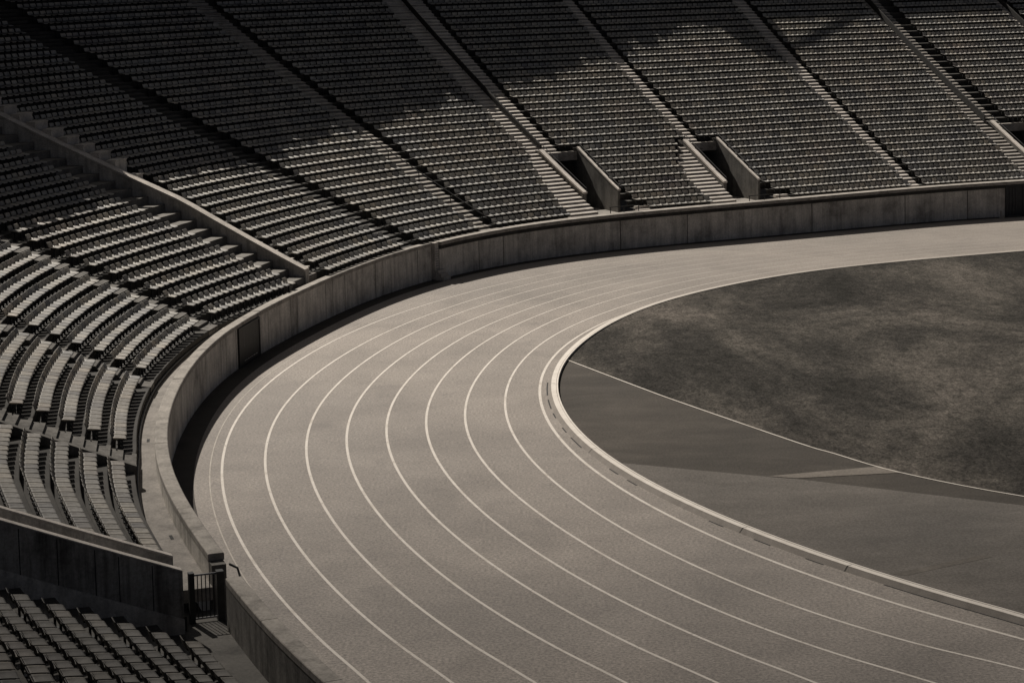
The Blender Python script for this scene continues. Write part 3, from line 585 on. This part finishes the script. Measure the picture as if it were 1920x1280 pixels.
# ---------------------------------------------------------------- dividing wall and gate walls
def radial_wall(name, fa, fb, k0, k1, o_start, zt, zb, label, mat, cope, over=.12, plinth=None, capmat=None, end_o=None):
    t = empty(name, S(fa(k0), o_start, zb(k0)), label, 'wall')
    ks = [k0]+list(np.arange(math.ceil(k0+.01), k1+.01, 1.0))
    rows = MB(); cp = MB()
    def ring(k, oo, e, z0, z1):
        a, bb = fa(k)+e, fb(k)-e
        return [S(a, oo, z0), S(bb, oo, z0), S(bb, oo, z1), S(a, oo, z1)]
    def loft(M, e, z0f, z1f):
        rr = [ring(k, off(fa(k), k)-o_start, e, z0f(k), z1f(k)) for k in ks]
        b0 = len(M.v)
        for r in rr: M.v += r
        for q in range(len(rr)-1):
            for j in range(4):
                h = (j+1) % 4; M.f.append((b0+q*4+j, b0+q*4+h, b0+q*4+4+h, b0+q*4+4+j)); M.m.append(0)
        M.f += [(b0, b0+1, b0+2, b0+3), tuple(b0+(len(rr)-1)*4+j for j in (3, 2, 1, 0))]; M.m += [0, 0]
    loft(rows, 0, zb, lambda k: zt(k)-cope); rows.build('wall_body', mat, t)
    loft(cp, over, lambda k: zt(k)-cope, zt); cp.build('coping', capmat or M_COPE, t, bevel=.01)
    if plinth:
        pl = MB(); loft(pl, .18, zb, lambda k: zb(k)+plinth); pl.build('plinth', M_WALL, t)
    return t
radial_wall('dividing_wall', iD, lambda k: iD(k)-1.15, 1.6, NROW, 0, lambda k: zpan(k)+float(np.interp(k, [1.6, 10], [.02, .18])), lambda k: ztread(k)-.9,
            'long sloping concrete dividing wall with pale coping descending through the terraces', M_WALL, .10, .15, capmat=M_STEP)
radial_wall('gate_wall', lambda k: 271.3, lambda k: 270.7, 1, 14, .18, lambda k: zpan(k)-.02, lambda k: ztread(k)-1.0,
            'low concrete wall with sunlit rim below the seats, behind the dark stained wall', M_WALL, .05, .06, capmat=M_STEP)
radial_wall('gate_wall', lambda k: 275.0, lambda k: 274.35, 1, 14, .18, lambda k: zpan(k)-.02, lambda k: ztread(k)+HDZ-.35,
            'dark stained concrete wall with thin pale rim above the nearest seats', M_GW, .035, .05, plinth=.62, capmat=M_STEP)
gw = bpy.data.objects['gate_wall.001']
for k in (1.9, 2.9, 3.6, 4.7, 5.8, 7.0):
    m = MB(); o_ = off(275, k)-.18; m.cell(275.012, 274.9, o_, o_+.02, ztread(k)+HDZ+.27, zpan(k)-.1); m.build('joint', M_HOLE, gw)
# the passage floor between the two gate walls and the ledge in front of the dark wall
m = MB()
for k in range(1, 14):
    m.cell(274.4, 271.2, lambda i: ofront(i, k), lambda i: ofront(i, k+1), ztread(k)-1.2, ztread(k)-.7)
m.build('passage_steps', M_TERR, gs)

# barred gate
gt = empty('barred_gate', S(272.8, .7, .5), 'dark barred metal gate between the stained wall and the track wall end', 'gate')
gi = 272.9
def gp_(o, z, i=gi): return S(i, o, z)
m = MB(); m.cell(gi+.25, gi-.25, .90, 1.02, .3, 1.62); m.build('post', M_IRON, gt)
m = MB(); m.cell(gi+.3, gi-.3, .24, .40, .0, 1.6); m.build('post', M_IRON, gt)
for z in (1.55, .56):
    m = MB(); m.tube([gp_(.40, z), gp_(.9, z)], .022); m.build('rail', M_STEEL, gt)
for q in range(5):
    m = MB(); m.tube([gp_(.46+q*.09, .56), gp_(.46+q*.09, 1.55)], .012); m.build('bar', M_IRON, gt)
m = MB(); m.tube([S(271.2, -.02, 1.55), S(271.8, -.16, 1.5), S(272.6, -.18, 1.3), S(272.8, -.08, 1.2), S(272.6, .1, 1.18)], .028); m.build('handle', M_IRON, gt)
m = MB(); m.cell(274.8, 270.6, .34, 1.0, .2, .46); m.build('threshold', M_BACK, gt)
# end block of the bend wall
m = MB(); m.cell(270.3, 269.2, .0, .33, 0, zwall(269)-.16); m.build('wall_end', M_BACK, bpy.data.objects['track_wall'])

# low cheek kerb beside the lowest side aisle
m = MB(); ks = list(range(1, 12)); rr = []
for k in ks:
    rr.append([S(241.9, off(241, k)-.3, ztread(k)-.1), S(241.2, off(241, k)-.3, ztread(k)-.1), S(241.2, off(241, k)-.3, ztread(k)+.17), S(241.9, off(241, k)-.3, ztread(k)+.17)])
for r in rr: m.v += r
for q in range(len(rr)-1):
    for j in range(4):
        h = (j+1) % 4; m.f.append((q*4+j, q*4+h, q*4+4+h, q*4+4+j)); m.m.append(0)
m.f += [(0, 1, 2, 3), tuple((len(rr)-1)*4+j for j in (3, 2, 1, 0))]; m.m += [0, 0]
m.build('cheek_kerb', M_BACK, gs)

# ---------------------------------------------------------------- unseen canopy roof, front edge shaped to cast the shade on the stands
SH = [(262, 11.6), (215, 11.5), (171, 11.5), (149, 12.0), (135, 12.75), (115, 13.25), (104, 14.4), (93, 15.5), (87, 16.5), (75, 18.5), (64, 20.5), (55, 22.25), (43, 24.25), (31, 26.75), (25, 27.4), (22, 23.6), (18.5, 20.2), (15.6, 21.2), (14.7, 24), (14.3, 28), (14, 35)]
ZR = 17.2; cot = math.cos(SUN_EL)/math.sin(SUN_EL); ux, uy = -math.cos(SUN_AZ), -math.sin(SUN_AZ)
front = []; back = []
si = np.array([s[0] for s in SH]); sk = np.array([s[1] for s in SH])
for i in list(np.arange(262, 32, -.8))+list(np.arange(32, 13.9, -.4)):
    k = float(np.interp(-i, -si, sk))+(random.uniform(-.55, .55)+random.choice((0, 0, 0, .9, -.9)))*(1 if i > 16 else .3)
    x, y, z = S(i, off(i, k)+.2, zpan(k)+.1); d = (ZR-z)*cot
    front.append((x+ux*d, y+uy*d)); nx, ny = Nrm(i)
for i in np.linspace(262, 13.9, len(front)):
    x, y, z = S(i, 52, 0); back.append((x, y))
cr = empty('shade_canopy_roof', (*back[len(back)//2], ZR), 'unseen flat dark canopy roof shaped to shade the rear rows of the stand, above the picture', 'roof')
m = MB(); n = len(front)
for z in (ZR, ZR+.35):
    m.v += [(x, y, z) for x, y in front]+[(x, y, z) for x, y in back]
for j in range(n-1):
    m.f.append((j, j+1, n+j+1, n+j)); m.f.append((2*n+j, 3*n+j, 3*n+j+1, 2*n+j+1))
    m.f.append((j, 2*n+j, 2*n+j+1, j+1)); m.f.append((n+j, n+j+1, 3*n+j+1, 3*n+j))
m.f += [(0, n, 3*n, 2*n), (n-1, 3*n-1, 4*n-1, 2*n-1)]; m.m = [0]*len(m.f)
m.build('shade_canopy_deck', M_BACK, cr)
m = MB(); pp = []
for i, k in ((16, 22.4), (-11, 29.2), (-26, 32)):
    x, y, z = S(i, off(i, k)+.2, zpan(k)+.1); d = (ZR-z)*cot; pp.append((x+ux*d, y+uy*d, ZR+.15))
m.tube(pp, .16, 8); m.build('shade_canopy_beam', M_BACK, cr)
for i in range(250, 10, -30):
    m = MB(); x, y, z = S(i, 33, 0); m.box((x, y, ZR/2), (.6, .6, ZR)); m.build('shade_canopy_column', M_BACK, cr)

# ---------------------------------------------------------------- added unseen veil, opacity graded to dim the sun over the near side
CZ = 220.0; cdx, cdy = ux*CZ*cot, uy*CZ*cot
mcl, nt, b_ = newmat('dimming_veil_film'); nt.nodes.remove(b_)
pos = nt.nodes.new('ShaderNodeNewGeometry').outputs['Position']; sx = nt.nodes.new('ShaderNodeSeparateXYZ'); nt.links.new(pos, sx.inputs[0])
mpn = nt.nodes.new('ShaderNodeMapping'); mpn.inputs['Scale'].default_value = (.02, .02, .02); nt.links.new(pos, mpn.inputs[0])
nz = noise(nt, mpn.outputs[0], 1.0, 4, .5)
ad = nt.nodes.new('ShaderNodeMath'); ad.operation = 'MULTIPLY_ADD'; nt.links.new(nz, ad.inputs[0]); ad.inputs[1].default_value = 10; nt.links.new(sx.outputs[1], ad.inputs[2])
mrc = nt.nodes.new('ShaderNodeMapRange'); mrc.inputs[1].default_value = cdy+28; mrc.inputs[2].default_value = cdy+82; mrc.inputs[3].default_value = 0; mrc.inputs[4].default_value = 1
nt.links.new(ad.outputs[0], mrc.inputs[0])
al = ramp(nt, mrc.outputs[0], [(0, (.58,)*3), (.25, (.50,)*3), (.5, (.29,)*3), (.72, (.11,)*3), (1, (0,)*3)])
tb = nt.nodes.new('ShaderNodeBsdfTransparent'); db = nt.nodes.new('ShaderNodeBsdfTranslucent'); db.inputs[0].default_value = (.3, .3, .3, 1)
mxs = nt.nodes.new('ShaderNodeMixShader'); nt.links.new(al, mxs.inputs[0]); nt.links.new(tb.outputs[0], mxs.inputs[1]); nt.links.new(db.outputs[0], mxs.inputs[2])
nt.links.new(mxs.outputs[0], nt.nodes['Material Output'].inputs[0])
m = MB(); nu, nv = 48, 12
for q in range(nv+1):
    ph = math.pi*q/nv
    for j in range(nu):
        th = 2*math.pi*j/nu; rr = math.sin(ph)**.5*(1+.06*math.sin(5*th)+.04*math.sin(9*th+1))
        m.v.append((cdx+20+170*rr*math.cos(th), cdy+5+140*rr*math.sin(th), CZ+4*math.cos(ph)))
for q in range(nv):
    for j in range(nu):
        h = (j+1) % nu; m.f.append((q*nu+j, q*nu+h, (q+1)*nu+h, (q+1)*nu+j)); m.m.append(0)
tag(m.build('dimming_veil', mcl, smooth=True), kind='structure')

# ---------------------------------------------------------------- seats
PAN = [(0.0, -.04, .150, 0), (.006, -.020, .170, .002), (.04, -.012, .184, .010), (.17, -.004, .189, .022), (.30, .002, .189, .030), (.366, .012, .186, .022)]
BAC = [(.380, .018, .184, .022), (.396, .065, .188, .032), (.412, .115, .188, .032), (.428, .165, .187, .024), (.434, .186, .183, .014), (.437, .196, .165, .006)]
def shell(prof, is_back, th=.013):
    v = []; f = []; n = len(prof); cx = (-1, -.86, 0, .86, 1)
    for side in (0, 1):
        for y, z, hw, e in prof:
            for c in cx:
                ed = e if abs(c) == 1 else (0 if c else -e*.2)
                if is_back: v.append((c*hw, y-ed+(th if side else 0), z))
                else: v.append((c*hw, y, z+ed-(th if side else 0)))
    w = len(cx); h = n*w
    for a in range(n-1):
        for j in range(w-1):
            q = (a*w+j, a*w+j+1, (a+1)*w+j+1, (a+1)*w+j)
            f.append(q); f.append(tuple(h+x for x in reversed(q)))
    for a in range(n-1):
        for j, s in ((0, 1), (w-1, -1)):
            q = (a*w+j, (a+1)*w+j, h+(a+1)*w+j, h+a*w+j); f.append(q if s > 0 else q[::-1])
    for j in range(w-1):
        q = (j, h+j, h+j+1, j+1); f.append(q)
        q = ((n-1)*w+j, (n-1)*w+j+1, h+(n-1)*w+j+1, h+(n-1)*w+j); f.append(q)
    return v, f
pv, pf_ = shell(PAN, False); bv_, bf_ = shell(BAC, True)
bracket = MB()
bracket.box((0, .20, -.055), (.06, .30, .05)); bracket.box((0, .22, -.24), (.05, .05, .33)); bracket.box((0, .22, -.408), (.12, .16, .02))
SEGS = []   # row, i_left, i_right, block
def pitch(i): return float(np.interp(i, [-100, 15, 60, 112, 160, 300], [.31, .32, .365, .43, .475, .487]))
for k in range(1, 35):
    low_ = k <= 9
    SEGS += [(k, 270.2, 242.3, 'G'), (k, 235.2, 208.2, 'F'), (k, 204.8, 178.2, 'E'), (k, 174.5, iL(k), 'D'),
             (k, iR(k), 117.7, 'C'), (k, 114.6, max(99.1-.2*(k-1), 96.1), 'B'),
             (k, max(95.9-.2*(k-1), 94), (max(81.1-.45*(k-1), 75.5) if low_ else 76.7), 'B'),
             (k, 68.6 if 1 < k <= 9 else (66.8 if k == 1 else 71.9), (55.3 if k < 7 else 55.3-1.2*(k-6)) if low_ else 49.3, 'A'),
             (k, (43.2 if k > 1 else 40.6) if low_ else 46.9, 17.2, 'A'), (k, 15.1, (-5.2-.12*k if k < 22 else -8), 'A'),
             (k, -17.2 if low_ else -13.2, -36.8, 'A'), (k, -39.2, -66, 'A'), (k, -68, -95, 'A')]
for k in range(1, 15): SEGS.append((k, 281.2, 330, 'H'))
def project(p):
    q = Vector(p)-Vector((0, 0, 15.5)); z = q.dot(_f); return 960+4000*q.dot(_r)/z, 264-4000*q.dot(_u)/z, z
seats = []
for k, ia, ib, blk in SEGS:
    dz = HDZ if blk == 'H' else 0
    ii = np.linspace(ia, ib, 60); P = np.array([S(i, off(i, k)+.2, 0)[:2] for i in ii])
    d = np.concatenate([[0], np.cumsum(np.hypot(*np.diff(P, axis=0).T))]); p_ = pitch((ia+ib)/2)
    n = int(d[-1]/p_)
    if n < 1: continue
    order = 0
    for j in range(n):
        s = (j+.5)*p_ + ((d[-1]-n*p_)/2 if blk not in 'H' else 0)
        i = float(np.interp(s, d, ii)); x, y, z = S(i, off(i, k), ztread(k)+dz)
        u, v, zz = project((x, y, z+.42)); nx, ny = Nrm(i)
        if not (-900 < u < 2500 and -400 < v < 1900): continue
        seats.append(dict(k=k, j=j, n=n, blk=blk, loc=(x, y, z), th=math.atan2(-nx, ny), sc=p_/.45, dist=zz, vis=(-15 < u < 1935 and -15 < v < 1300)))
vis = sorted([s for s in seats if s['vis'] and s['blk'] in 'GFHED'], key=lambda s: s['dist'])
# the 300 nearest seats are objects of their own
for s in vis[:300]: s['own'] = True
ORD = ['first', 'second', 'third', 'fourth', 'fifth', 'sixth', 'seventh', 'eighth', 'ninth', 'tenth', 'eleventh', 'twelfth', 'thirteenth', 'fourteenth', 'fifteenth', 'sixteenth', 'seventeenth', 'eighteenth', 'nineteenth', 'twentieth', 'twenty-first', 'twenty-second', 'twenty-third', 'twenty-fourth', 'twenty-fifth', 'twenty-sixth', 'twenty-seventh', 'twenty-eighth', 'twenty-ninth', 'thirtieth'] + ['number %d' % q for q in range(31, 80)]
def proto(name_mat):
    me = bpy.data.meshes.new('seat_pan'); v, f = list(pv), list(pf_); b0 = len(v)
    v += [(.12+.022*math.cos(t), .31+.016*math.sin(t), -.001) for t in np.linspace(0, 2*math.pi, 9)[:-1]]; f = f+[tuple(b0+q for q in range(8))]
    me.from_pydata(v, [], f); me.materials.append(name_mat); me.materials.append(M_HOLE)
    me.polygons[len(f)-1].material_index = 1
    for p in me.polygons: p.use_smooth = True
    mb = bpy.data.meshes.new('backrest'); mb.from_pydata(bv_, [], bf_); mb.materials.append(name_mat)
    for p in mb.polygons: p.use_smooth = True
    return me, mb
mk = bpy.data.meshes.new('bracket'); mk.from_pydata(bracket.v, [], bracket.f); mk.materials.append(M_IRON)
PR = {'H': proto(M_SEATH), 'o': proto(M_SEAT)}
for s in seats:
    if not s.get('own'): continue
    ro = ORD[s['k']-1]; blk = s['blk']
    if blk == 'H': lab = 'seat coloured dark for shade, %s from the stained wall, %s row up, nearest block' % (ORD[s['j']], ro)
    elif blk == 'G': lab = 'grey moulded seat, %s up from the low rimmed wall, %s row back from walkway' % (ORD[s['j']], ro)
    elif blk == 'F': lab = 'grey moulded seat, %s above the cheek kerb aisle, %s row back from walkway' % (ORD[s['j']], ro)
    else: lab = 'grey moulded seat, %s from its left aisle, %s row, bend block %s' % (ORD[s['j']], ro, 'beside the dividing wall' if blk == 'D' else 'above the steel door')
    e = empty('stadium_seat', s['loc'], lab, 'seat', 'moulded seats in rows on the terraces')
    e.rotation_euler = (0, 0, s['th']); e.scale = (s['sc'], 1, 1)
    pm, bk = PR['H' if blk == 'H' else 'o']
    for nm, me in (('seat_pan', pm), ('backrest', bk), ('bracket', mk)):
        o = bpy.data.objects.new(nm, me); COL.objects.link(o); o.parent = e; o.location = (0, 0, SEAT_H)
# the rest of the seats: thousands, too many to part
rest = [s for s in seats if not s.get('own') ]
V0 = np.array(pv+bv_, float); F0 = list(pf_)+[tuple(len(pv)+x for x in f) for f in bf_]
b0 = len(V0); V0 = np.vstack([V0, np.array(bracket.v)]); F0 += [tuple(b0+x for x in f) for f in bracket.f]
MI0 = [0]*(len(pf_)+len(bf_))+[1]*len(bracket.f)
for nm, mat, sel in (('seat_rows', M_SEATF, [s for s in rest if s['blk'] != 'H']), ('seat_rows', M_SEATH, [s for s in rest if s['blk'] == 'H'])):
    if not sel: continue
    VV = []; nv = len(V0)
    for s in sel:
        c, sn = math.cos(s['th']), math.sin(s['th'])
        X = V0[:, 0]*s['sc']*(random.uniform(1.0, 1.05) if s['sc'] < .95 else random.uniform(.95, 1.0)); Y = V0[:, 1]+random.uniform(-.012, .012); tl = random.uniform(-.03, .03)
        Z = V0[:, 2]+X*tl*.5
        VV.append(np.stack([s['loc'][0]+c*X-sn*Y, s['loc'][1]+sn*X+c*Y, s['loc'][2]+SEAT_H+Z], 1))
    VV = np.vstack(VV); ns = len(sel)
    F0a = np.array(F0); FF = (F0a[None]+(np.arange(ns)*nv)[:, None, None]).reshape(-1, 4)
    me = bpy.data.meshes.new(nm); me.vertices.add(len(VV)); me.vertices.foreach_set('co', VV.ravel())
    me.loops.add(FF.size); me.loops.foreach_set('vertex_index', FF.ravel().astype(np.int32))
    me.polygons.add(len(FF)); me.polygons.foreach_set('loop_start', np.arange(0, FF.size, 4, dtype=np.int32))
    me.polygons.foreach_set('material_index', np.tile(np.array(MI0, np.int32), ns))
    me.polygons.foreach_set('use_smooth', np.ones(len(FF), bool))
    me.materials.append(mat); me.materials.append(M_IRON); me.update(calc_edges=True)
    at = me.attributes.new('fade', 'FLOAT', 'POINT'); at.data.foreach_set('value', np.repeat(rng.random(ns), nv).astype(np.float32))
    o = bpy.data.objects.new(nm, me); COL.objects.link(o)
    tag(o, 'thousands of grey moulded seats in curved rows filling the far terraces' if mat == M_SEATF else 'remaining seats coloured dark for shade in the nearest block', 'seats', kind='stuff')
print('SEATS', len(seats), 'own', sum(1 for s in seats if s.get('own')), 'by block', {b_: sum(1 for s in seats if s.get('own') and s['blk'] == b_) for b_ in 'GFEDH'})
